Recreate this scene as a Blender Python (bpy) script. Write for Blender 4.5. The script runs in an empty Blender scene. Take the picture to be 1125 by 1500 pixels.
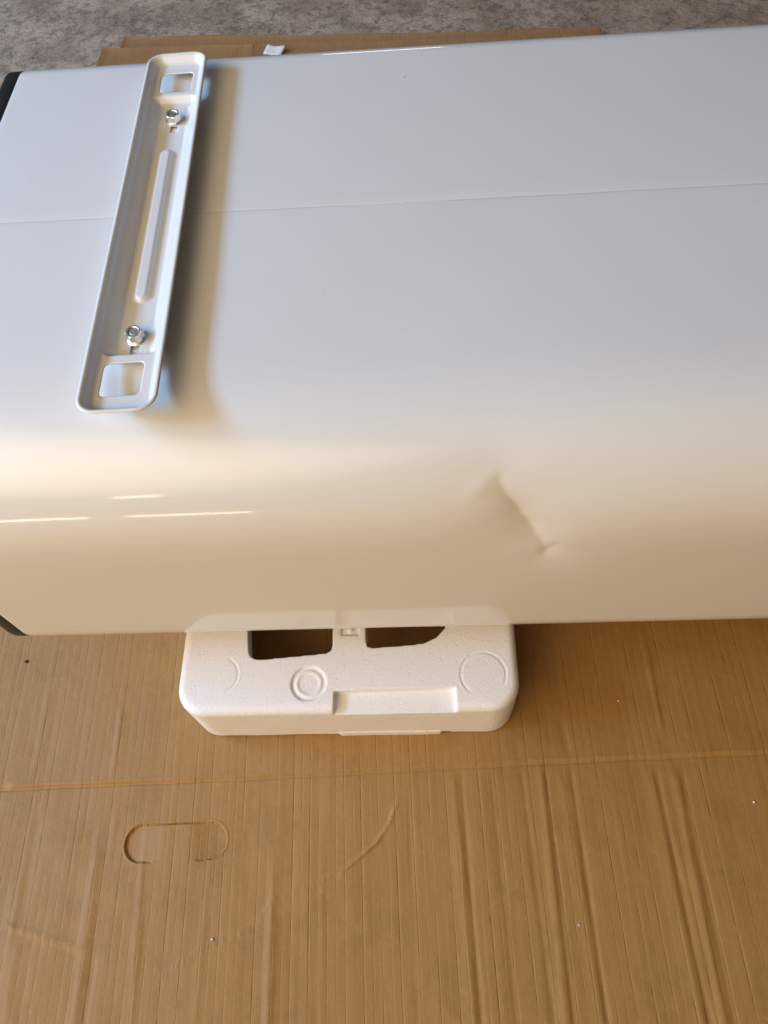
import bpy, bmesh, math, random
import numpy as np
from mathutils import Matrix, Vector, Euler
from mathutils.geometry import delaunay_2d_cdt
random.seed(7); rng = np.random.default_rng(7)
sc = bpy.context.scene
COL = sc.collection

# ------------------------------------------------------------------ camera
F_PX, CX, CY = 1127.0, 562.5, 750.0
def basis():
    vx, vy, dy = -21500 - CX, 1450 - CY, -1200 - CY
    X = -np.array([vx, -vy, -F_PX]); X /= np.linalg.norm(X)
    dx = (-F_PX * F_PX - vy * dy) / vx
    Y = np.array([dx, -dy, -F_PX]); Y /= np.linalg.norm(Y)
    return np.array([X, Y, np.cross(X, Y)])
RB = basis()
CAM = np.array([0.0, 0.0, 0.74])
cam_d = bpy.data.cameras.new('camera'); cam = bpy.data.objects.new('camera', cam_d); COL.objects.link(cam)
cam_d.sensor_fit = 'VERTICAL'; cam_d.sensor_height = 36; cam_d.lens = F_PX / 1500 * 36
cam_d.clip_start = 0.01; cam_d.clip_end = 200
m = Matrix(RB.tolist()).to_4x4(); m.translation = Vector(CAM); cam.matrix_world = m
sc.camera = cam
cam_d.dof.use_dof = False
def at(px, py, z):            # where the ray through a pixel of the photograph meets a level plane (layout only)
    d = RB @ np.array([px - CX, -(py - CY), -F_PX]); k = (z - CAM[2]) / d[2]
    return CAM + d * k

# ------------------------------------------------------------------ world and lamps
w = bpy.data.worlds.new('World'); sc.world = w; w.use_nodes = True
bg = w.node_tree.nodes['Background']
bg.inputs[0].default_value = (0.85, 0.62, 0.47, 1); bg.inputs[1].default_value = 0.075
sc.view_settings.view_transform = 'Standard'; sc.view_settings.look = 'None'
sc.view_settings.exposure = 0.0; sc.view_settings.gamma = 1.0
def area(name, target, az, el, dist, sx, sy, power, col):
    """az: degrees from +X towards +Y of the direction from target to the lamp"""
    d = Vector((math.cos(math.radians(az)) * math.cos(math.radians(el)), math.sin(math.radians(az)) * math.cos(math.radians(el)), math.sin(math.radians(el))))
    l = bpy.data.lights.new(name, 'AREA'); l.shape = 'RECTANGLE'; l.size = sx; l.size_y = sy; l.energy = power; l.color = col
    o = bpy.data.objects.new(name, l); COL.objects.link(o)
    o.location = Vector(target) + d * dist
    o.rotation_euler = (-d).to_track_quat('-Z', 'Y').to_euler()
    return o
area('doorway_daylight', (-.1, .4, .37), 179, 27, 2.4, 1.3, .34, 71, (.27, .56, 1.0))
wl_ = area('warm_daylight', (-.1, .3, .3), 225, 38, 2.5, 3.8, 2.6, 152, (1.0, .765, .475))
# emission faded towards the lamp's edges to soften its reflection in the enamel
wl_.data.use_nodes = True; _nt = wl_.data.node_tree; _em = _nt.nodes['Emission']
_g = _nt.nodes.new('ShaderNodeNewGeometry'); _s = _nt.nodes.new('ShaderNodeSeparateXYZ'); _nt.links.new(_g.outputs['Parametric'], _s.inputs[0])
_prev = None
for _i in (0, 1):
    _a = _nt.nodes.new('ShaderNodeMath'); _a.operation = 'MULTIPLY'; _a.inputs[1].default_value = math.pi; _nt.links.new(_s.outputs[_i], _a.inputs[0])
    _b = _nt.nodes.new('ShaderNodeMath'); _b.operation = 'SINE'; _nt.links.new(_a.outputs[0], _b.inputs[0])
    _c = _nt.nodes.new('ShaderNodeMath'); _c.operation = 'POWER'; _c.inputs[1].default_value = .75; _nt.links.new(_b.outputs[0], _c.inputs[0])
    if _prev:
        _m = _nt.nodes.new('ShaderNodeMath'); _m.operation = 'MULTIPLY'; _nt.links.new(_prev, _m.inputs[0]); _nt.links.new(_c.outputs[0], _m.inputs[1]); _prev = _m.outputs[0]
    else: _prev = _c.outputs[0]
_nt.links.new(_prev, _em.inputs['Strength'])
def pane(name, p, q, h, rad, col=(1.0, .9, .72), look=(-.1, .24, .33)):
    """a narrow strip or pane lamp from p to q, placed for its glint in the enamel"""
    p, q, t = Vector(p), Vector(q), Vector(look); c = (p + q) / 2; d = (t - c).normalized(); W = (q - p).length
    x = (q - p).normalized(); y = d.cross(x).normalized(); x = y.cross(d).normalized()
    l = bpy.data.lights.new(name, 'AREA'); l.shape = 'RECTANGLE'; l.size = W; l.size_y = h; l.energy = rad * math.pi * W * h; l.color = col
    o = bpy.data.objects.new(name, l); COL.objects.link(o)
    o.matrix_world = Matrix.Translation(c) @ Matrix((x, y, -d)).transposed().to_4x4()
pane('low_glint_lamp', (-1.04, -.92, .055), (-.79, -1.02, .055), .05, 11)  # unseen strip lamps added near the floor for the glints along the front bend
pane('low_glint_lamp', (-.70, -1.05, .055), (-.41, -1.11, .06), .045, 11)
pane('window_daylight', (-.95, -1.58, .66), (-.81, -1.61, .71), .09, 9)
pane('window_daylight', (-.58, -1.68, .58), (-.43, -1.71, .58), .03, 2)
pane('rear_glint_lamp', (-.30, 3.0, .84), (.12, 3.0, .84), .25, 4, (.9, .95, 1), (0, .67, .37))  # unseen lamp added behind for the bright streak on the rear edge
# ------------------------------------------------------------------ node helpers
def mat(name):
    M = bpy.data.materials.new(name); M.use_nodes = True
    nt = M.node_tree; b = nt.nodes['Principled BSDF']
    return M, nt, b
def N(nt, typ, **kw):
    n = nt.nodes.new(typ)
    for k, v in kw.items():
        if k.startswith('i_'): n.inputs[k[2:].replace('_', ' ')].default_value = v
        else: setattr(n, k, v)
    return n
def L(nt, a, b): nt.links.new(a, b)
def coords(nt, scale=(1, 1, 1), rot=(0, 0, 0)):
    tc = N(nt, 'ShaderNodeTexCoord'); mp = N(nt, 'ShaderNodeMapping')
    mp.inputs['Scale'].default_value = scale; mp.inputs['Rotation'].default_value = rot
    L(nt, tc.outputs['Object'], mp.inputs['Vector']); return mp.outputs[0]
def ramp(nt, src, stops, interp='LINEAR'):
    r = N(nt, 'ShaderNodeValToRGB'); r.color_ramp.interpolation = interp
    e = r.color_ramp.elements
    while len(e) < len(stops): e.new(.5)
    for q, (p, c) in zip(e, stops):
        q.position = p; q.color = (c, c, c, 1) if isinstance(c, (int, float)) else (*c, 1)
    L(nt, src, r.inputs[0]); return r.outputs[0]
def noise(nt, vec, scale, detail=3, rough=.5):
    n = N(nt, 'ShaderNodeTexNoise'); n.inputs['Scale'].default_value = scale
    n.inputs['Detail'].default_value = detail; n.inputs['Roughness'].default_value = rough
    L(nt, vec, n.inputs['Vector']); return n.outputs['Fac']
def voro(nt, vec, scale, out='Distance', feat='F1', rnd=1):
    n = N(nt, 'ShaderNodeTexVoronoi'); n.feature = feat; n.inputs['Scale'].default_value = scale; n.inputs['Randomness'].default_value = rnd
    L(nt, vec, n.inputs['Vector']); return n.outputs[out]
def mix(nt, fac, a, b, mode='MIX'):
    n = N(nt, 'ShaderNodeMix', data_type='RGBA', blend_type=mode)
    for i, v in ((0, fac), (6, a), (7, b)):
        if hasattr(v, 'links'): L(nt, v, n.inputs[i])
        elif i == 0: n.inputs[0].default_value = v
        else: n.inputs[i].default_value = (*v, 1)
    return n.outputs[2]
def mth(nt, op, a, b=0.0):
    n = N(nt, 'ShaderNodeMath', operation=op)
    for i, v in ((0, a), (1, b)):
        if hasattr(v, 'links'): L(nt, v, n.inputs[i])
        else: n.inputs[i].default_value = v
    return n.outputs[0]
def bump(nt, b, h, dist, strength=1, prev=None):
    n = N(nt, 'ShaderNodeBump'); n.inputs['Distance'].default_value = dist; n.inputs['Strength'].default_value = strength
    L(nt, h, n.inputs['Height'])
    if prev: L(nt, prev, n.inputs['Normal'])
    L(nt, n.outputs[0], b.inputs['Normal']); return n.outputs[0]

# ------------------------------------------------------------------ materials
def m_paint():
    M, nt, b = mat('white_enamel')
    v = coords(nt)
    sp = voro(nt, v, 14); msk = ramp(nt, sp, [(0.0, 1), (.012, 1), (.017, 0)])
    n1 = noise(nt, v, 6, 2)
    c = mix(nt, n1, (.775, .775, .765), (.80, .80, .79))
    sp2 = voro(nt, v, 31); m2 = mth(nt, 'MULTIPLY', ramp(nt, sp2, [(0, 1), (.012, 1), (.02, 0)]), .35)
    c = mix(nt, m2, c, (.40, .34, .28))
    c = mix(nt, mth(nt, 'MULTIPLY', msk, .6), c, (.22, .15, .10))
    dust = ramp(nt, noise(nt, v, 4, 5, .7), [(.5, 0), (.7, .10)]); c = mix(nt, dust, c, (.66, .63, .58))
    L(nt, c, b.inputs['Base Color'])
    b.inputs['Roughness'].default_value = .42
    b.inputs['Specular IOR Level'].default_value = .25
    b.inputs['Coat Weight'].default_value = 1.0; b.inputs['Coat Roughness'].default_value = .075; b.inputs['Coat IOR'].default_value = 1.5
    op = noise(nt, v, 90, 2); wv = noise(nt, v, 9, 1)
    p = bump(nt, b, op, .00006, .35)
    bump(nt, b, wv, .0012, .5, p)
    return M
def m_bracket():
    M, nt, b = mat('bracket_enamel')
    v = coords(nt); n1 = noise(nt, v, 40, 3)
    L(nt, mix(nt, n1, (.74, .745, .745), (.79, .79, .785)), b.inputs['Base Color'])
    b.inputs['Roughness'].default_value = .27
    bump(nt, b, noise(nt, v, 160, 2), .0001, .3)
    return M
def m_simple(name, c, r, metal=0, bs=0, bd=0):
    M, nt, b = mat(name); v = coords(nt); n1 = noise(nt, v, 60, 4)
    L(nt, mix(nt, n1, tuple(x * .8 for x in c), tuple(min(1, x * 1.15) for x in c)), b.inputs['Base Color'])
    b.inputs['Roughness'].default_value = r; b.inputs['Metallic'].default_value = metal
    if bs: bump(nt, b, noise(nt, v, bs, 3), bd, .6)
    return M
def m_foam():
    M, nt, b = mat('white_bead_foam')
    v = coords(nt)
    cell = voro(nt, v, 330); edge = voro(nt, v, 330, 'Distance', 'DISTANCE_TO_EDGE')
    e = ramp(nt, edge, [(0, 0), (.12, 1)])
    c = mix(nt, e, (.86, .85, .87), (.90, .89, .91))
    gr = ramp(nt, noise(nt, v, 25, 5, .7), [(.62, 0), (.8, .25)])
    c = mix(nt, gr, c, (.76, .71, .66))
    L(nt, c, b.inputs['Base Color']); b.inputs['Roughness'].default_value = .62
    b.inputs['Specular IOR Level'].default_value = .3
    b.inputs['Subsurface Weight'].default_value = .12; b.inputs['Subsurface Scale'].default_value = .003
    p = bump(nt, b, e, .00015, .3)
    pit = ramp(nt, noise(nt, v, 210, 3, .65), [(.28, 0), (.42, 1), (.60, 1), (.72, 1.0)])
    p = bump(nt, b, pit, .0006, .35, p)
    p = bump(nt, b, noise(nt, v, 420, 2, .6), .0005, .35, p)
    bump(nt, b, noise(nt, v, 45, 2), .0010, .25, p)
    return M
FLUTE = .00775; CB_ROT = math.radians(1.85)
def m_card(name, rot, base=(.36, .192, .060), seed=0):
    M, nt, b = mat(name)
    v = coords(nt, rot=(0, 0, rot))
    sep = N(nt, 'ShaderNodeSeparateXYZ'); L(nt, v, sep.inputs[0])
    # long soft streaks that run with the flutes
    st = N(nt, 'ShaderNodeMapping'); L(nt, v, st.inputs[0]); st.inputs['Scale'].default_value = (1, .05, 1); st.inputs['Location'].default_value = (seed, seed, 0)
    s1 = noise(nt, st.outputs[0], 160, 3, .6); s2 = noise(nt, st.outputs[0], 34, 2)
    fib = noise(nt, v, 900, 3, .6); blot = noise(nt, v, 7, 4, .55); grain = noise(nt, v, 230, 3, .65)
    c = mix(nt, blot, tuple(x * .90 for x in base), tuple(x * 1.10 for x in base))
    c = mix(nt, mth(nt, 'MULTIPLY', s1, .35), c, tuple(x * .72 for x in base))
    c = mix(nt, mth(nt, 'MULTIPLY', fib, .30), c, tuple(x * 1.30 for x in base))
    spk = ramp(nt, voro(nt, v, 120), [(0, 1), (.035, 1), (.06, 0)])
    spk = mth(nt, 'MULTIPLY', spk, ramp(nt, noise(nt, v, 60, 1), [(.56, 0), (.6, .6)]))
    c = mix(nt, spk, c, tuple(x * .35 for x in base))
    # flute lines: narrow, broken, not quite regular
    wob = mth(nt, 'MULTIPLY', mth(nt, 'SUBTRACT', noise(nt, st.outputs[0], 22, 2), .5), .0014)
    ph = mth(nt, 'FRACT', mth(nt, 'DIVIDE', mth(nt, 'ADD', sep.outputs[0], wob), FLUTE))
    line = ramp(nt, ph, [(0, .35), (.06, 1), (.13, 1), (.20, .25), (.55, .0), (1.0, .35)])
    brk = ramp(nt, noise(nt, v, 55, 4, .7), [(.38, .15), (.60, 1)])
    ph2 = mth(nt, 'FRACT', mth(nt, 'DIVIDE', mth(nt, 'ADD', sep.outputs[0], wob), FLUTE * 2))
    alt = ramp(nt, ph2, [(0, 1), (.5, .62)], 'CONSTANT')
    lstr = ramp(nt, noise(nt, st.outputs[0], 75, 1), [(.36, .25), (.62, 1)])
    brk = mth(nt, 'MULTIPLY', mth(nt, 'MULTIPLY', brk, lstr), alt)
    thin = ramp(nt, ph, [(0, 0), (.06, 0), (.095, 1), (.13, 0), (1, 0)])
    c = mix(nt, mth(nt, 'MULTIPLY', mth(nt, 'MULTIPLY', thin, brk), .75), c, tuple(x * .45 for x in base))
    L(nt, c, b.inputs['Base Color'])
    b.inputs['Roughness'].default_value = .58; b.inputs['Specular IOR Level'].default_value = .35
    stain = ramp(nt, noise(nt, v, 16, 6, .75), [(.52, 0), (.60, .22), (.66, .05)])
    c = mix(nt, stain, c, tuple(x * .6 for x in base))
    scuf = ramp(nt, noise(nt, v, 85, 5, .8), [(.60, 0), (.70, .35)])
    c = mix(nt, scuf, c, tuple(x * 1.5 for x in base))
    L(nt, c, b.inputs['Base Color'])
    hgt = mth(nt, 'SUBTRACT', 0.0, mth(nt, 'MULTIPLY', line, brk))
    p = bump(nt, b, hgt, .0006, .75)
    p = bump(nt, b, s2, .0035, .5, p)
    p = bump(nt, b, s1, .0005, .6, p)
    p = bump(nt, b, blot, .012, .4, p)
    bump(nt, b, grain, .00035, .5, p)
    return M
def m_concrete():
    M, nt, b = mat('old_concrete')
    v = coords(nt)
    a = noise(nt, v, 11, 5, .6); g = noise(nt, v, 55, 6, .8); f_ = noise(nt, v, 160, 4, .75)
    c = mix(nt, ramp(nt, a, [(.38, 0), (.60, 1)]), (.41, .295, .21), (.62, .465, .345))
    c = mix(nt, ramp(nt, g, [(.40, 0), (.54, 1)]), mix(nt, .65, c, (.14, .11, .085)), c)
    c = mix(nt, ramp(nt, f_, [(.56, 0), (.68, .5)]), c, (.74, .64, .52))
    rust = ramp(nt, noise(nt, v, 9, 3), [(.55, 0), (.75, .5)]); c = mix(nt, rust, c, (.38, .27, .20))
    peb = voro(nt, v, 95); pm = ramp(nt, peb, [(0, 1), (.16, 1), (.22, 0)])
    pm = mth(nt, 'MULTIPLY', pm, ramp(nt, noise(nt, v, 48, 1), [(.52, 0), (.56, .8)]))
    c = mix(nt, pm, c, mix(nt, noise(nt, v, 33, 0), (.11, .10, .095), (.42, .39, .35)))
    L(nt, c, b.inputs['Base Color']); b.inputs['Roughness'].default_value = .9; b.inputs['Specular IOR Level'].default_value = .2
    p = bump(nt, b, g, .006, .7); bump(nt, b, f_, .002, .6, p)
    return M
PAINT, BRK, FOAM = m_paint(), m_bracket(), m_foam()
CARD = m_card('kraft_cardboard', -CB_ROT)
CARD2 = m_card('kraft_cardboard_flap', .06, (.38, .205, .085), 3.1)
CONC = m_concrete()
BLACK = m_simple('black_plastic', (.018, .019, .020), .42, 0, 300, .0002)
ZINC = m_simple('zinc_plated_steel', (.92, .92, .88), .42, 1, 400, .0001)
STUD = m_simple('dull_threaded_steel', (.72, .70, .60), .5, 1, 500, .0002)
BEAD = m_simple('white_foam_crumb', (.80, .79, .76), .6)
PAPER = m_simple('white_paper', (.78, .79, .80), .6)
STRAW = m_simple('dry_straw', (.50, .38, .20), .7)
DIRT = m_simple('dark_grit', (.05, .035, .02), .9)

# ------------------------------------------------------------------ object helpers
def link(name, me, m=None, parent=None, smooth=True):
    if m: me.materials.append(m)
    if smooth:
        for p in me.polygons: p.use_smooth = True
    o = bpy.data.objects.new(name, me); COL.objects.link(o)
    if parent: o.parent = parent
    return o
def from_py(name, v, f, m=None, parent=None, smooth=True):
    me = bpy.data.meshes.new(name); me.from_pydata([tuple(map(float, q)) for q in v], [], f); me.validate(); me.update()
    return link(name, me, m, parent, smooth)
def from_grid(name, P, m, parent=None, mask=None, flip=False):
    a, b = P.shape[:2]
    idx = np.arange(a * b).reshape(a, b)
    q = np.stack([idx[:-1, :-1], idx[1:, :-1], idx[1:, 1:], idx[:-1, 1:]], -1).reshape(-1, 4)
    if flip: q = q[:, ::-1]
    me = bpy.data.meshes.new(name)
    me.vertices.add(a * b); me.vertices.foreach_set('co', P.reshape(-1).astype(np.float32))
    me.loops.add(q.size); me.loops.foreach_set('vertex_index', q.reshape(-1).astype(np.int32))
    me.polygons.add(len(q)); me.polygons.foreach_set('loop_start', np.arange(0, q.size, 4, dtype=np.int32))
    me.update(calc_edges=True)
    return link(name, me, m, parent)
def tag(o, label, cat, group=None):
    o['label'] = label; o['category'] = cat
    if group: o['group'] = group
def empty(name, loc=(0, 0, 0), rz=0):
    o = bpy.data.objects.new(name, None); COL.objects.link(o); o.location = loc; o.rotation_euler = (0, 0, rz); o.empty_display_size = .05
    return o
def apply_mods(o):
    dg = bpy.context.evaluated_depsgraph_get(); me = bpy.data.meshes.new_from_object(o.evaluated_get(dg))
    o.modifiers.clear(); o.data = me
    for p in me.polygons: p.use_smooth = True
def dedup(a, tol=1e-4):
    a = np.sort(a); keep = [a[0]]
    for q in a[1:]:
        if q - keep[-1] > tol: keep.append(q)
    return np.array(keep)
def sstep(x, a, b): t = np.clip((x - a) / (b - a), 0, 1); return t * t * (3 - 2 * t)
def poly_dist(X, Y, pts):
    """distance to a polyline and side (left positive)"""
    best = np.full(X.shape, 1e9); side = np.zeros(X.shape); along = np.zeros(X.shape); acc = 0
    tot = sum(math.dist(pts[i], pts[i + 1]) for i in range(len(pts) - 1))
    for i in range(len(pts) - 1):
        ax, ay = pts[i]; bx, by = pts[i + 1]; dx, dy = bx - ax, by - ay; l2 = dx * dx + dy * dy
        t = np.clip(((X - ax) * dx + (Y - ay) * dy) / l2, 0, 1)
        d = np.hypot(X - ax - t * dx, Y - ay - t * dy); s = np.sign(dx * (Y - ay) - dy * (X - ax))
        mk = d < best; best = np.where(mk, d, best); side = np.where(mk, s, side)
        along = np.where(mk, (acc + t * math.sqrt(l2)) / tot, along); acc += math.sqrt(l2)
    return best, side, along

# ================================================================== floor
fx = np.linspace(-6, 6, 61)
from_grid('concrete_floor', np.stack(np.broadcast_arrays(fx[:, None], fx[None, :] + 1, np.full((61, 61), -.006)), -1), CONC)['kind'] = 'structure'

# ================================================================== cardboard sheet
Z0 = .0
def pxl(*pts): return [tuple(at(x, y, Z0)[:2]) for x, y in pts]
xs = dedup(np.concatenate([np.arange(-.552, .95, .012), np.arange(-.46, .36, .0016), np.arange(-.288, -.178, .0006)]), 5e-4)
ys = dedup(np.concatenate([np.arange(-.42, 1.235, .012), np.arange(-.10, .26, .0026), np.arange(.066, .114, .0006), np.arange(.135, .172, .0009)]), 5e-4)
X, Y = np.meshgrid(xs, ys, indexing='ij')
H = np.zeros_like(X)
cA, cB = at(0, 1152, 0), at(1125, 1098, 0)
sl = (cB[1] - cA[1]) / (cB[0] - cA[0]); yc = cA[1] + sl * (X - cA[0])
wob = .0004 * np.sin(X * 11) + .00015 * np.sin(X * 290 + 1) + .0002 * np.sin(X * 83)
dc = Y - yc - wob
lf = .35 + .65 * sstep(-X, .0, .40)
tick = 1 + .22 * np.sin(X * 2 * math.pi / .0077) + .15 * np.sin(X * 2100)
H += -(.0016 + .0004 * lf) * (1 - sstep(dc, -.0034, .0004)) * 1.0 + .00035 * tick * np.exp(-((dc + .0004) / .0012) ** 2) - (.5 + .5 * lf) * .0010 * np.exp(-((dc + .0040) / .0008) ** 2)
H += .0040 * sstep(-dc, .0, .25) * 0
# the flattened ridges left of the flutes
RD = [([(154, 1150), (107, 1500)], .0042, .0011), ([(175, 1150), (123, 1500)], .0028, -.0009), ([(173, 1167), (133, 1433)], .0030, .0008),
      ([(28, 1260), (8, 1500)], .0080, .0010), ([(214, 1180), (192, 1500)], .0034, .0006), ([(402, 1230), (392, 1500)], .0042, .0011),
      ([(662, 1120), (694, 1500)], .0034, .0008), ([(674, 1120), (706, 1500)], .0020, -.0008),
      ([(790, 1112), (831, 1500)], .0034, .0010), ([(797, 1112), (842, 1500)], .0020, -.0007),
      ([(834, 1115), (891, 1500)], .0018, -.0009), ([(822, 1125), (880, 1500)], .0040, .0005),
      ([(957, 1115), (1042, 1500)], .0022, -.0010), ([(948, 1115), (1030, 1500)], .0036, .0007),
      ([(984, 1112), (1062, 1500)], .0034, .0012), ([(995, 1116), (1078, 1500)], .0022, -.0006),
      ([(762, 1115), (812, 1500)], .0022, -.0007), ([(717, 1115), (758, 1500)], .0022, -.0006),
      ([(598, 1150), (612, 1500)], .0022, -.0005), ([(940, 925), (972, 1090)], .0030, .0008), ([(820, 1050), (832, 1108)], .0028, -.0007),
      ([(472, 1200), (470, 1500)], .0030, .0004), ([(306, 1260), (285, 1500)], .0030, .0004), ([(60, 1180), (20, 1400)], .0030, -.0005),
      ([(75, 1000), (50, 1140)], .0030, .0004), ([(180, 1030), (165, 1140)], .0026, .0006)]
for pts, wd, h in RD:
    d, s, t = poly_dist(X, Y, pxl(*pts)); d = d + .0008 * np.sin(Y * 60 + X * 9)
    fade = (sstep(t, 0, .45) if pts[0][0] < 480 else sstep(t, 0, .10)) if pts[-1][1] >= 1499 else sstep(t, 0, .2) * sstep(1 - t, 0, .2)
    side = (d / wd) ** 2
    H += h * np.exp(-side) * fade
FO = [([(587, 1156), (570, 1205), (549, 1236), (501, 1273), (453, 1300), (397, 1319), (372, 1350)], .0015, .0009),
      ([(560, 1226), (520, 1262), (490, 1285)], .0014, .0008), ([(390, 1352), (309, 1385), (262, 1412), (224, 1440)], .0014, .0007),
      ([(0, 1353), (40, 1368), (128, 1395)], .0016, .0008), ([(765, 1290), (745, 1310), (715, 1330)], .0013, .0005)]
for pts, wd, h in FO:
    d, s, t = poly_dist(X, Y, pxl(*pts)); fade = sstep(t, 0, .12) * sstep(1 - t, 0, .12)
    H += h * np.exp(-(d / wd) ** 2) * fade + s * h * .6 * np.exp(-(d / .006)) * fade
# hand hole knocked half through
hc = np.array([-.2335, .0903]); ca, sa = math.cos(CB_ROT), math.sin(CB_ROT)
U = (X - hc[0]) * ca + (Y - hc[1]) * sa; V = -(X - hc[0]) * sa + (Y - hc[1]) * ca
jag = .00035 * np.sin(U * 2600) * np.sin(V * 2300 + 1) + .0002 * np.sin(U * 5100 + V * 900)
q = np.hypot(np.maximum(np.abs(U) - .0305, 0), V) - .0158 + jag
ends = sstep(np.abs(U), .010, .040)
H += -(1 - sstep(q, -.0009, .0001)) * (.0023 * ends)
H += -.0019 * np.exp(-((q) / .0006) ** 2) * np.where(V > 0, 1, sstep(np.abs(U), .019, .023)) * np.where(np.abs(np.abs(U) - .030) < .0022, .15, 1)
H += .0006 * np.exp(-((q - .0012) / .0009) ** 2) * sstep(np.abs(U), .028, .036)
# slow warps
H += .0012 * np.sin(X * 9 + .8) * np.sin(Y * 7 + .3) + .0005 * np.sin(X * 23 + Y * 11)
# torn slit where the left end of the fold gapes
gap = np.exp(-(dc / .002) ** 2) * sstep(-X, .395, .41); H -= .0035 * gap
H += .006 * sstep(-X, .50, .552) ** 2 * sstep(Y, .9, 1.2)
H -= H.min(); H -= .0035
cs = from_grid('cardboard_sheet', np.stack([X, Y, H], -1), CARD)
md = cs.modifiers.new('s', 'SOLIDIFY'); md.thickness = .0035; md.offset = -1
apply_mods(cs)
cs.location.z = .0
tag(cs, 'large flat sheet of brown corrugated cardboard spread on the concrete beneath the white cabinet', 'cardboard')
# a pair of doubled flaps at the back
def flap(name, c0, c1, depth, z, th, seed, curl):
    """c0-c1: far edge from left to right; the flap comes towards the camera by depth"""
    n, k = 90, 26
    c0, c1 = np.array(c0), np.array(c1); e = (c1 - c0) / np.linalg.norm(c1 - c0); nrm = np.array([e[1], -e[0]])
    L0 = np.linalg.norm(c1 - c0); P = np.zeros((n, k, 3))
    for i in range(n):
        u = (i / (n - 1)) ** 1.6 * L0
        for j in range(k):
            v = (j / (k - 1)) ** 1.5 * depth
            p = c0 + e * u + nrm * (v + .0015 * math.sin(u * 23 + seed) * (j == 0))
            P[i, j] = (p[0], p[1], z + curl * math.exp(-u / .012) + curl * .8 * math.exp(-v / .010) + .0015 * math.sin(u * 8 + seed) + .001 * math.sin(v * 15))
    o = from_grid(name, P, CARD2, flip=True)
    md = o.modifiers.new('s', 'SOLIDIFY'); md.thickness = th; md.offset = -1
    bv = o.modifiers.new('b', 'BEVEL'); bv.width = .0012; bv.segments = 2; bv.limit_method = 'ANGLE'; bv.angle_limit = 1.0
    apply_mods(o); return o
b0 = at(184, 58, .012); b1 = at(880, 44, .012)
fb = flap('cardboard_flap', b0[:2], b1[:2], .30, .012, .010, 1, .004)
tag(fb, 'farthest folded cardboard flap, the strip touching the concrete behind the white cabinet', 'cardboard flap', 'doubled cardboard flaps behind the cabinet')
a0 = at(153, 76, .026); a1 = at(372, 66, .026)
fa = flap('cardboard_flap', a0[:2], a1[:2], .34, .026, .010, 2, .005)
tag(fa, 'nearer folded cardboard flap whose left end pokes out beside the top of the bracket', 'cardboard flap', 'doubled cardboard flaps behind the cabinet')
a2 = at(374, 64, .026); a3 = at(860, 50, .026)
fc = flap('cardboard_flap', a2[:2], a3[:2], .34, .026, .010, 3, .002)
tag(fc, 'folded cardboard flap right of the gap, with the white scrap lying on its edge', 'cardboard flap', 'doubled cardboard flaps behind the cabinet')

# ================================================================== cabinet
cab = empty('appliance_cabinet', (.2, .45, .118))
tag(cab, 'glossy white sheet metal appliance cabinet lying down, dented along its rounded front edge', 'appliance cabinet')
def local(o): o.parent = cab; o.matrix_parent_inverse = cab_inv
cab_inv = Matrix.Translation((-.2, -.45, -.118))
YF, YB, T, B = .2324, .683, .376, .118
RF, RK, RL = .078, .030, .040
X0, X1 = -.334, .88
def profile(inset=0.0):
    """list of (arc, y, z, ny, nz) from the seam over the front, bottom, back and back to the seam"""
    out = []; s = 0
    segs = []
    ysm = .4655
    def line(p, q, n, nr):
        nonlocal s
        L_ = math.dist(p, q)
        for i in range(n):
            t = i / n; out.append((s + t * L_, p[0] + (q[0] - p[0]) * t, p[1] + (q[1] - p[1]) * t, *nr))
        s += L_
    def arc(c, r, a0, a1, n):
        nonlocal s
        for i in range(n):
            a = a0 + (a1 - a0) * i / n; out.append((s + abs(a - a0) * r, c[0] + r * math.cos(a), c[1] + r * math.sin(a), math.cos(a), math.sin(a)))
        s += abs(a1 - a0) * r
    p = math.pi
    line((ysm, T), (YF + RF, T), 60, (0, 1)); arc((YF + RF, T - RF), RF, p / 2, p, 70)
    line((YF, T - RF), (YF, B + RL), 110, (-1, 0)); arc((YF + RL, B + RL), RL, p, 1.5 * p, 24)
    line((YF + RL, B), (YB - RL, B), 10, (0, -1)); arc((YB - RL, B + RL), RL, 1.5 * p, 2 * p, 12)
    line((YB, B + RL), (YB, T - RK), 10, (1, 0)); arc((YB - RK, T - RK), RK, 0, p / 2, 28)
    line((YB - RK, T), (ysm, T), 90, (0, 1)); out.append((s, ysm, T, 0, 1))
    return np.array(out)
PR = profile()
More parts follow.
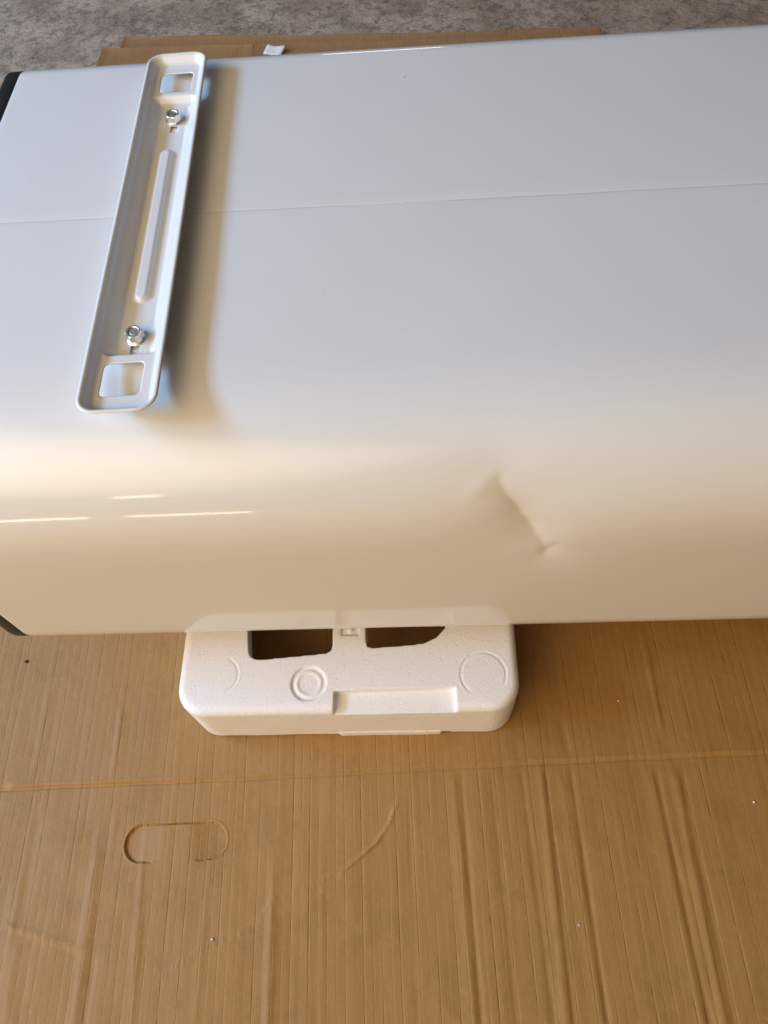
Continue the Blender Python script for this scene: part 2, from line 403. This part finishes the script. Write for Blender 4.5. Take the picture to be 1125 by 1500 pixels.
# seam: front panel edge is rolled slightly; rear panel laps over it
def panel(name, sel, rear):
    pr = PR[sel]
    if rear:   # denser towards the seam
        extra = [(pr[-1][0] - d, .4655 + d, T, 0, 1) for d in (.006, .0045, .003, .002, .0014, .0008, .0004)]
        pr = np.array(sorted(list(map(tuple, pr)) + extra))
    else:
        extra = [(d, .4655 - d, T, 0, 1) for d in (.0004, .0008, .0014, .002, .003, .0045, .006)]
        pr = np.array(sorted(list(map(tuple, pr)) + extra))
    if rear: xg = dedup(np.concatenate([[X0], np.arange(X0, X1, .02), [X0 + .001, X0 + .003, X0 + .006, X1]]), 1e-4)
    else: xg = dedup(np.concatenate([[X0], np.arange(X0, X1, .02), np.arange(-.02, .17, .0012), [X0 + .001, X0 + .003, X0 + .006, X1]]), 4e-4)
    S, XX = np.meshgrid(pr[:, 0], xg, indexing='ij')
    y = np.repeat(pr[:, 1:2], len(xg), 1); z = np.repeat(pr[:, 2:3], len(xg), 1); ny = pr[:, 3:4]; nz = pr[:, 4:5]
    off = np.zeros_like(XX)
    if rear:
        ds = y - .4655; tp = (nz > .99) * 1.0
        off += tp * (-.00055 * np.exp(-(np.abs(ds) / .0042)) * (1 + .25 * np.sin(XX * 23) + .15 * np.sin(XX * 71)))
    else:
        ds = .4655 - y; tp = (nz > .99) * 1.0
        off += tp * (-.00055 * np.exp(-(np.abs(ds) / .0009)) * (1 + .25 * np.sin(XX * 23) + .15 * np.sin(XX * 71)))
        sg_, kp = .017, 1 / RF; erf = np.vectorize(math.erf)
        def ease(x): return kp * ((x * x + sg_ ** 2) / 2 * .5 * (1 + erf(x / sg_ / 2 ** .5)) + x * sg_ / 2 * np.exp(-(x / sg_) ** 2 / 2) / math.sqrt(2 * math.pi)) - kp * x * x / 2 * (x > 0)
        s1 = pr[:, 0:1] - (.4655 - YF - RF); s2 = (.4655 - YF - RF + RF * math.pi / 2) - pr[:, 0:1]
        off += -(ease(s1) + ease(s2) - kp * sg_ ** 2 / 2)      # the bend eases into the flats as in rolled sheet
        off += dent(XX, S - (.4655 - .40))
        # almost invisible oil-canning of thin sheet
        off += .00035 * np.sin(XX * 14 + 1) * np.sin(S * 22)
    off += -.0006 * np.exp(-(XX - X0) / .0012)
    P = np.stack([XX, y + ny * off, z + nz * off], -1)
    o = from_grid(name, P, PAINT, flip=True); local(o); return o
def dent(X, S):
    P_ = [(.0470, .1640), (.0510, .1730), (.0590, .1873), (.0691, .2081), (.0823, .2348)]
    jx = (.0004 * np.sin(S * 330) + .0002 * np.sin(S * 900 + 1)) * np.exp(-((S - .20) / .04) ** 2)
    d, side, t = poly_dist(X, S, P_)
    jx = jx * np.exp(-d / .0035)
    X = X + jx
    d, side, t = poly_dist(X, S, P_)
    d = np.sqrt(d * d + .0007 ** 2)
    jit = 1.0
    # left of the crease (side<0 or >0) falls slowly, right of it rises faster
    tp = .42 + .58 * sstep(t, 0, .45) * sstep(1 - t, 0, .45)
    ax, ay = P_[0]; bx, by = P_[-1]; ln = math.hypot(bx - ax, by - ay)
    sg = ((bx - ax) * (S - ay) - (by - ay) * (X - ax)) / ln      # >0 to the left of the crease
    k_ = np.clip(.5 + .5 * sg / (d + .001), 0, 1)
    dep = .0066 * (np.exp(-d / .015) * k_ + np.exp(-d / .014) * (1 - k_)) * tp
    # broad soft bowl round it
    bowl = .0022 * np.exp(-(((X - .063) / .050) ** 2 + ((S - .200) / .042) ** 2))
    # hook at the low end
    d2, s2, t2 = poly_dist(X, S, [(.0740, .2370), (.0823, .2348), (.0907, .2235)])
    hook = .0009 * np.exp(-np.sqrt(d2 ** 2 + .0012 ** 2) / .004) * sstep(np.minimum(t2, 1 - t2), 0, .3)
    # raised lips: above-left of the tip and left flank fold
    d3, s3, t3 = poly_dist(X, S, [(.020, .1790), (.0440, .1610), (.064, .162)])
    lip = .0008 * np.exp(-(d3 / .007) ** 2) * sstep(t3, 0, .45) * sstep(1 - t3, 0, .45)
    return -(dep + bowl + hook) + lip
k = np.argmin(np.abs(PR[:, 1] - YB) + 100 * (np.abs(PR[:, 2] - (B + RL)) > .005))
panel('front_panel', slice(0, k + 1), False)
panel('rear_panel', slice(k, None), True)
# end caps: black rim with a rounded lip, closed by a flat plate
def endcap(xa, xb, name):
    loops = []
    pr = PR[::3]; cy_, cz_ = (YF + YB) / 2, (T + B) / 2
    sgn = 1 if xb > xa else -1
    st = [(-.006, -.0022), (0.0, -.0010), (.0012, -.0004), (.0105, -.0004), (.0130, -.0012), (.0146, -.0034), (.0150, -.0060), (.0150, -.02)]
    for dx, off in st:
        loops.append([(xa + sgn * dx, y + ny * off, z + nz * off) for _, y, z, ny, nz in pr[:-1]])
    n = len(loops[0]); v = [p for l in loops for p in l]; f = []
    for i in range(len(loops) - 1):
        for j in range(n): f.append((i * n + j, i * n + (j + 1) % n, (i + 1) * n + (j + 1) % n, (i + 1) * n + j))
    f.append(tuple(range((len(loops) - 1) * n, len(loops) * n)))
    o = from_py(name, v, f, BLACK); local(o)
    bm = bmesh.new(); bm.from_mesh(o.data); bmesh.ops.recalc_face_normals(bm, faces=bm.faces); bm.to_mesh(o.data); bm.free()
endcap(X0, X0 - 1, 'end_cap'); endcap(X1, X1 + 1, 'end_cap')

# ================================================================== bracket
zr = T + .0138
bot = at(166, 603, zr); top = at(261, 76, zr)
bc = (bot + top) / 2; axis = (top - bot)[:2]; BL = np.linalg.norm(axis); yaw = math.atan2(axis[1], axis[0])
HL, HW = BL / 2, .0248
eu = axis / BL; ev = np.array([-eu[1], eu[0]])      # u runs away from the camera, v to the left
def b_local(p): d = p[:2] - bc[:2]; return float(d @ eu), float(d @ ev)
def rrect(u, v, hl, hw, r): return np.hypot(np.maximum(np.abs(u) - hl + r, 0), np.maximum(np.abs(v) - hw + r, 0)) + np.minimum(np.maximum(np.abs(u) - hl + r, np.abs(v) - hw + r), 0) - r
ribA = b_local(at(243, 216, T + .005)); ribB = b_local(at(204, 437, T + .005))
def bh(u, v):
    u, v = np.asarray(u, float), np.asarray(v, float)
    d = -rrect(u, v, HL, HW, .0125)
    h = .0138 - .0008 * (1 - sstep(d, 0, .0012)) - .0066 * sstep(d, .0016, .0080)
    e = rrect(u, v, HL - .0500, .0172, .0045)
    wl = np.where(np.abs(u) > HL - .056, .0030, .0062)
    wl = .0030 + .0034 * sstep(HL - .052 - np.abs(u), 0, .006)
    tt = np.clip(-e / wl, 0, 1); tt = .85 * tt + .15 * tt * tt * (3 - 2 * tt)
    h = h + (.0016 - h) * tt
    # pressed rib along the middle
    ra, rb = ribA, ribB; t = np.clip(((u - rb[0])) / (ra[0] - rb[0]), 0, 1)
    vc = rb[1] + (ra[1] - rb[1]) * t; uc = rb[0] + (ra[0] - rb[0]) * t
    dr = np.hypot(u - np.clip(u, rb[0] + .005, ra[0] - .005), v - vc)
    h = h + .0030 * (1 - sstep(dr, .0026, .0064))
    # corners of the holes are slightly rolled
    return h
def arc_rect(cu, cv, hu, hv, r, n=8, step=.003):
    pts = []
    for sx, sy, a0 in ((1, 1, 0), (-1, 1, 90), (-1, -1, 180), (1, -1, 270)):
        for i in range(n + 1):
            a = math.radians(a0 + 90 * i / n); pts.append((cu + sx * (hu - r) + r * math.cos(a), cv + sy * (hv - r) + r * math.sin(a)))
    out = []
    for i, p in enumerate(pts):
        q_ = pts[(i + 1) % len(pts)]; k_ = max(1, int(math.dist(p, q_) / step))
        for j in range(k_): out.append((p[0] + (q_[0] - p[0]) * j / k_, p[1] + (q_[1] - p[1]) * j / k_))
    return out
nutA = b_local(at(252, 164, T + .0095)); nutB = b_local(at(194, 483, T + .0095))
hA = b_local((at(232, 120, T + .0085) + at(283, 117, T + .0085)) / 2); hB = b_local((at(147, 553, T + .0085) + at(207, 553, T + .0085)) / 2)
loops = [arc_rect(0, 0, HL, HW, .0125, 14), arc_rect(hA[0], hA[1], .0132, .0130, .0032), arc_rect(hB[0], hB[1], .0132, .0128, .0036),
         arc_rect(nutA[0] - .0060, nutA[1], .0080, .0028, .0015, 4, .002), arc_rect(nutB[0] - .0060, nutB[1], .0080, .0028, .0015, 4, .002)]
vv = []; ee = []
for lp in loops:
    s0 = len(vv); vv += [Vector(p) for p in lp]; ee += [(s0 + i, s0 + (i + 1) % len(lp)) for i in range(len(lp))]
g = []
for u in np.arange(-HL, HL, .0011):
    for v in np.arange(-HW, HW, .0008): g.append((u, v))
g = np.array(g); g += rng.uniform(-1e-5, 1e-5, g.shape)
keep = rrect(g[:, 0], g[:, 1], HL, HW, .0125) < -.0004
for (cu, cv, hu, hv) in ((hA[0], hA[1], .0132, .0130), (hB[0], hB[1], .0132, .0128), (nutA[0] - .0060, nutA[1], .0080, .0028), (nutB[0] - .0060, nutB[1], .0080, .0028)):
    keep &= rrect(g[:, 0] - cu, g[:, 1] - cv, hu, hv, .003 if hu > .01 else .0015) > .0004
g = g[keep]; vv += [Vector(p) for p in g]
ov, oe, of, *_ = delaunay_2d_cdt(vv, ee, [], 0, 1e-7, False)
P2 = np.array([tuple(p) for p in ov]); cen = np.array([P2[list(f)].mean(0) for f in of])
ins = rrect(cen[:, 0], cen[:, 1], HL, HW, .0125) < 0
for (cu, cv, hu, hv, r) in ((hA[0], hA[1], .0132, .0130, .0032), (hB[0], hB[1], .0132, .0128, .0036), (nutA[0] - .0060, nutA[1], .0080, .0028, .0015), (nutB[0] - .0060, nutB[1], .0080, .0028, .0015)):
    ins &= rrect(cen[:, 0] - cu, cen[:, 1] - cv, hu, hv, r) > 0
hz = bh(P2[:, 0], P2[:, 1])
V3 = [(bc[0] + eu[0] * u + ev[0] * v, bc[1] + eu[1] * u + ev[1] * v, T + h) for (u, v), h in zip(P2, hz)]
br = from_py('mounting_bracket', V3, [tuple(f) for f, k_ in zip(of, ins) if k_], BRK)
bm = bmesh.new(); bm.from_mesh(br.data); bmesh.ops.delete(bm, geom=[v for v in bm.verts if not v.link_faces], context='VERTS')
bmesh.ops.recalc_face_normals(bm, faces=bm.faces)
if sum(f.normal.z for f in bm.faces) < 0: bmesh.ops.reverse_faces(bm, faces=bm.faces)
bm.to_mesh(br.data); bm.free()
md = br.modifiers.new('s', 'SOLIDIFY'); md.thickness = .0011; md.offset = -1
apply_mods(br); local(br)
br['label'] = 'white pressed steel mounting bracket with a square hole at each end'
def flange_nut(name, uv, rot):
    h0 = T + .0018
    p = bc[:2] + eu * uv[0] + ev * uv[1]
    bm = bmesh.new()
    def ring(r, z, n, ph=0, f=None): return [bm.verts.new((r * (f(i) if f else 1) * math.cos(2 * math.pi * i / n + ph), r * (f(i) if f else 1) * math.sin(2 * math.pi * i / n + ph), z)) for i in range(n)]
    n = 48
    hexf = lambda i: 1 / max(math.cos(((2 * math.pi * i / n + math.pi / 6) % (math.pi / 3)) - math.pi / 6), .5) * .866
    R_ = .0057
    prof = [(.0069, 0, 0), (.0069, .0008, 0), (.0056, .0015, 0), (R_, .0018, 1), (R_, .0064, 1), (R_ * .93, .0070, 2), (.0038, .0070, 0), (.0034, .0066, 0), (.0032, .0040, 0)]
    rs = []
    for r, z, k_ in prof:
        if k_ == 0: rs.append(ring(r, z, n))
        elif k_ == 1: rs.append(ring(r, z, n, 0, hexf))
        else: rs.append(ring(r, z, n, 0, lambda i: .25 * hexf(i) + .75 * .90))
    for a, b_ in zip(rs, rs[1:]):
        for i in range(n): bm.faces.new((a[i], a[(i + 1) % n], b_[(i + 1) % n], b_[i]))
    bmesh.ops.recalc_face_normals(bm, faces=bm.faces)
    me = bpy.data.meshes.new(name); bm.to_mesh(me); bm.free()
    o = link(name, me, ZINC); 
    for e in me.edges: pass
    me.shade_flat() if hasattr(me, 'shade_flat') else None
    mw = Matrix.Translation((p[0], p[1], h0)) @ Matrix.Rotation(rot, 4, 'Z') @ Euler((math.radians(3), math.radians(-2), 0)).to_matrix().to_4x4()
    me.transform(mw); o.parent = br
    o.matrix_parent_inverse = Matrix.Identity(4)
    # stud
    bm = bmesh.new(); n2 = 24; rr = []
    zz = 0; prof = [(.0033, -.0012)] + [(.0033 - .0003 * (i % 2), .0004 * i) for i in range(0, 13)] + [(.0031, .0053), (.0028, .0062), (.0022, .0064)]
    for r, z in prof: rr.append([bm.verts.new((r * math.cos(2 * math.pi * i / n2), r * math.sin(2 * math.pi * i / n2), z)) for i in range(n2)])
    for a, b_ in zip(rr, rr[1:]):
        for i in range(n2): bm.faces.new((a[i], a[(i + 1) % n2], b_[(i + 1) % n2], b_[i]))
    bm.faces.new(rr[-1]); bmesh.ops.recalc_face_normals(bm, faces=bm.faces)
    me = bpy.data.meshes.new('threaded_stud'); bm.to_mesh(me); bm.free(); s_ = link('threaded_stud', me, STUD, None, False)
    me.transform(mw); s_.parent = br
flange_nut('flange_nut', nutA, .3); flange_nut('flange_nut', nutB, .75)

# ================================================================== foam block
ZF = .080
FX0, FX1, FY0, FY1 = -.2245, .0795, .1835, .452
def prism(pts, z0, z1):
    n = len(pts); v = [(x, y, z0) for x, y in pts] + [(x, y, z1) for x, y in pts]
    f = [tuple(reversed(range(n))), tuple(range(n, 2 * n))] + [(i, (i + 1) % n, n + (i + 1) % n, n + i) for i in range(n)]
    bm = bmesh.new(); vs = [bm.verts.new(p) for p in v]
    for q_ in f: bm.faces.new([vs[i] for i in q_])
    bmesh.ops.recalc_face_normals(bm, faces=bm.faces); me = bpy.data.meshes.new('t'); bm.to_mesh(me); bm.free()
    return me
def tmp(me): o = bpy.data.objects.new('t', me); COL.objects.link(o); return o
def circ(cx_, cy_, rx, ry=None, n=48): ry = ry or rx; return [(cx_ + rx * math.cos(2 * math.pi * i / n), cy_ + ry * math.sin(2 * math.pi * i / n)) for i in range(n)]
def foam_px(*pts, z=ZF): return [tuple(at(x, y, z)[:2]) for x, y in pts]
def roundblock(x0, x1, y0, y1, rv, z0, z1, rt):
    """rounded plan, rounded top edge"""
    lv = [(rt * .5, z0), (0, z0 + rt * .5)] + [(0, z1 - rt)] + [(rt * (1 - math.cos(a)), z1 - rt + rt * math.sin(a)) for a in [math.pi / 2 * i / 6 for i in range(1, 7)]]
    bm = bmesh.new(); rings = []
    cxm, cym = (x0 + x1) / 2, (y0 + y1) / 2
    for ins_, z in lv:
        pl = arc_rect(cxm, cym, (x1 - x0) / 2 - ins_, (y1 - y0) / 2 - ins_, max(rv - ins_, .002), 10, 1)
        rings.append([bm.verts.new((p[0], p[1], z)) for p in pl])
    for a, b_ in zip(rings, rings[1:]):
        n = len(a)
        for i in range(n): bm.faces.new((a[i], a[(i + 1) % n], b_[(i + 1) % n], b_[i]))
    bm.faces.new(rings[0]); bm.faces.new(rings[-1]); bmesh.ops.recalc_face_normals(bm, faces=bm.faces)
    me = bpy.data.meshes.new('foam_block'); bm.to_mesh(me); bm.free(); return me
def foam_block(name):
    fo = tmp(roundblock(FX0, FX1, FY0, FY1, .026, .0012, ZF, .008)); fo.name = name
    cuts = []; adds = []
    # two windows
    w1 = foam_px((362, 905), (364, 955), (367, 962), (375, 966), (386, 966), (478, 957), (485, 953), (487, 945), (487, 905)); w1 = w1[:-1] + [(w1[-1][0], .315), (w1[0][0], .315)]
    w2 = foam_px((535, 905), (536, 940), (538, 947), (545, 949), (600, 945), (622, 942), (640, 933), (652, 920), (655, 908)); w2 = w2[:-1] + [(w2[-1][0] + .004, .300), (w2[-1][0], .315), (w2[0][0], .315)]
    cuts += [prism(w1, -.01, ZF + .02), prism(w2, -.01, ZF + .02)]
    # notch in the front edge
    n1 = foam_px((489, 1012), (668, 1006)); n1 += [(n1[1][0] - .001, FY0 - .02), (n1[0][0] - .001, FY0 - .02)]
    cuts.append(prism(n1, ZF - .0085, ZF + .02))
    # sunk double ring
    rc = at(452, 1001, ZF); cuts.append(prism(circ(rc[0], rc[1], .0160), ZF - .0020, ZF + .02))
    adds.append(prism(circ(rc[0], rc[1], .0118), ZF - .010, ZF - .0006)); 
    cuts.append(prism(circ(rc[0], rc[1], .0100), ZF - .0018, ZF + .02))
    cuts_lo = prism([(FX0 + .022, FY0 + .024), (FX1 - .022, FY0 + .024), (FX1 - .022, FY1 - .02), (FX0 + .022, FY1 - .02)], -.01, ZF - .019)
    # small raised square by the cabinet
    sc_ = at(513, 925, ZF); cuts.append(prism([(sc_[0] - .0085, sc_[1] - .004), (sc_[0] + .0085, sc_[1] - .004), (sc_[0] + .0085, sc_[1] + .014), (sc_[0] - .0085, sc_[1] + .014)], ZF - .002, ZF + .02))
    adds.append(prism(circ(sc_[0], sc_[1] + .002, .0022, None, 20), ZF - .01, ZF + .0004))
    # saddle that carries the cabinet, out of sight
    adds.append(prism([(FX0 + .03, .335), (FX1 - .03, .335), (FX1 - .03, FY1 - .01), (FX0 + .03, FY1 - .01)], ZF - .02, .1178))
    # nick in the lower front edge
    nk = at(655, 1068, .004); cuts.append(prism([(nk[0] - .006, FY0 - .01), (nk[0] + .004, FY0 - .01), (nk[0] + .003, FY0 + .005), (nk[0] - .005, FY0 + .005)], -.01, .0065))
    for i, me in enumerate([cuts_lo] + cuts[:4]):
        t = tmp(me); md = fo.modifiers.new('b', 'BOOLEAN'); md.operation = 'DIFFERENCE'; md.solver = 'EXACT'; md.object = t
        apply_mods(fo); bpy.data.objects.remove(t)
    lip_ = at(500, 1072, .004); adds.append(prism([(lip_[0], FY0 - .0012), (nk[0] - .006, FY0 - .0012), (nk[0] - .006, FY0 + .02), (lip_[0], FY0 + .02)], .0012, .012))
    for op, me in [('UNION', adds[3]), ('UNION', adds[0]), ('DIFFERENCE', cuts[4]), ('DIFFERENCE', cuts[5]), ('UNION', adds[1]), ('UNION', adds[2]), ('DIFFERENCE', cuts[6])]:
        t = tmp(me); md = fo.modifiers.new('b', 'BOOLEAN'); md.operation = op; md.solver = 'EXACT'; md.object = t
        apply_mods(fo); bpy.data.objects.remove(t)
    md = fo.modifiers.new('r', 'REMESH'); md.mode = 'VOXEL'; md.voxel_size = .00105
    md = fo.modifiers.new('s', 'SMOOTH'); md.factor = .5; md.iterations = 1
    apply_mods(fo)
    me = fo.data; n = len(me.vertices); co = np.zeros(n * 3, np.float32); me.vertices.foreach_get('co', co); co = co.reshape(-1, 3)
    # moulded circle marks (thin grooves, worn away on one side) and crumbly unevenness
    for (cxp, cyp, r, a0, a1) in ((322, 989, .0165, -70, 80), (708, 987, .0198, -40, 245)):
        c = at(cxp, cyp, ZF); rr = np.hypot(co[:, 0] - c[0], co[:, 1] - c[1]); an = np.degrees(np.arctan2(co[:, 1] - c[1], co[:, 0] - c[0]))
        an = np.where(an < a0, an + 360, an)
        mk = sstep(an, a0, a0 + 25) * (1 - sstep(an, a1 - 25, a1)) * (co[:, 2] > ZF - .002)
        co[:, 2] -= mk * .0012 * np.exp(-((rr - r) / .0006) ** 2)
        co[:, 2] += mk * .0002 * np.exp(-((rr - r - .0016) / .0009) ** 2)
    co[:, 1] += np.where(co[:, 1] < .19, .00018 * np.sin(co[:, 0] * 90) * np.sin(co[:, 2] * 70 + 1), 0)
    me.vertices.foreach_set('co', co.reshape(-1)); me.update()
    me.materials.clear(); me.materials.append(FOAM)
    for p in me.polygons: p.use_smooth = True
    me.name = name
    return fo
fo = foam_block('foam_block')
tag(fo, 'white moulded polystyrene packing block with two windows, poking out from under the cabinet', 'foam block')

# ================================================================== small loose things
def blob(name, loc, r, m, seed, sq=(1, 1, 1)):
    bm = bmesh.new(); bmesh.ops.create_icosphere(bm, subdivisions=2, radius=r); R_ = random.Random(seed)
    for v in bm.verts: v.co = Vector((v.co.x * sq[0], v.co.y * sq[1], v.co.z * sq[2])) * R_.uniform(.85, 1.12)
    me = bpy.data.meshes.new(name); bm.to_mesh(me); bm.free(); o = link(name, me, m); o.location = loc; return o
from mathutils.bvhtree import BVHTree
bvh = BVHTree.FromObject(cs, bpy.context.evaluated_depsgraph_get())
def ground(px, py):
    p = at(px, py, 0); h = bvh.ray_cast(Vector((p[0], p[1], .05)), Vector((0, 0, -1)))[0]
    return Vector((p[0], p[1], h.z if h else 0))
for i, (px, py, r, lab) in enumerate([(311, 1376, .0011, 'tiny white foam crumb lying on the cardboard below the hand hole'),
                                   (1104, 1175, .0011, 'tiny white foam crumb near the right edge of the cardboard, below the fold'),
                                   (848, 1355, .0009, 'tiny white foam crumb on the cardboard between the long ridges at lower right'),
                                   (905, 1028, .0009, 'tiny pale crumb on the shaded cardboard right of the foam block')]):
    p = ground(px, py); o = blob('foam_crumb', p + Vector((0, 0, r * .6)), r, BEAD, i); tag(o, lab, 'crumb')
p = ground(40, 970); o = blob('dirt_speck', p + Vector((0, 0, .0006)), .0022, DIRT, 9, (1, .8, .4)); tag(o, 'dark speck of dirt on the cardboard beneath the left end of the cabinet', 'dirt speck')
# white scrap standing on the flap edge
q0 = [at(386, 79, .030), at(411, 79, .030), at(418, 67, .036), at(392, 65, .036)]
bm = bmesh.new(); vs = [bm.verts.new(p) for p in q0]; bm.faces.new(vs); bmesh.ops.subdivide_edges(bm, edges=bm.edges[:], cuts=4, use_grid_fill=True)
for v in bm.verts: v.co.z += .0015 * math.sin(v.co.x * 150)
me = bpy.data.meshes.new('paper_scrap'); bm.to_mesh(me); bm.free(); ps = link('paper_scrap', me, PAPER)
md = ps.modifiers.new('s', 'SOLIDIFY'); md.thickness = .003; apply_mods(ps)
tag(ps, 'small white paper scrap on the cardboard flap just behind the cabinet', 'scrap')
# straw on the concrete
a_, b_ = at(538, 27, -.004), at(549, 34, -.004)
bm = bmesh.new(); rr = []
for i in range(7):
    t = i / 6; c = a_ + (b_ - a_) * t; c = c + np.array([0, .002 * math.sin(t * 3), .0015])
    rr.append([bm.verts.new((c[0], c[1] + .0012 * math.cos(k_), c[2] + .0012 * math.sin(k_))) for k_ in [0, 1.57, 3.14, 4.71]])
for p_, q_ in zip(rr, rr[1:]):
    for i in range(4): bm.faces.new((p_[i], p_[(i + 1) % 4], q_[(i + 1) % 4], q_[i]))
me = bpy.data.meshes.new('straw'); bm.to_mesh(me); bm.free(); o = link('straw', me, STRAW)
tag(o, 'bit of dry straw on the concrete floor behind the cabinet', 'straw')
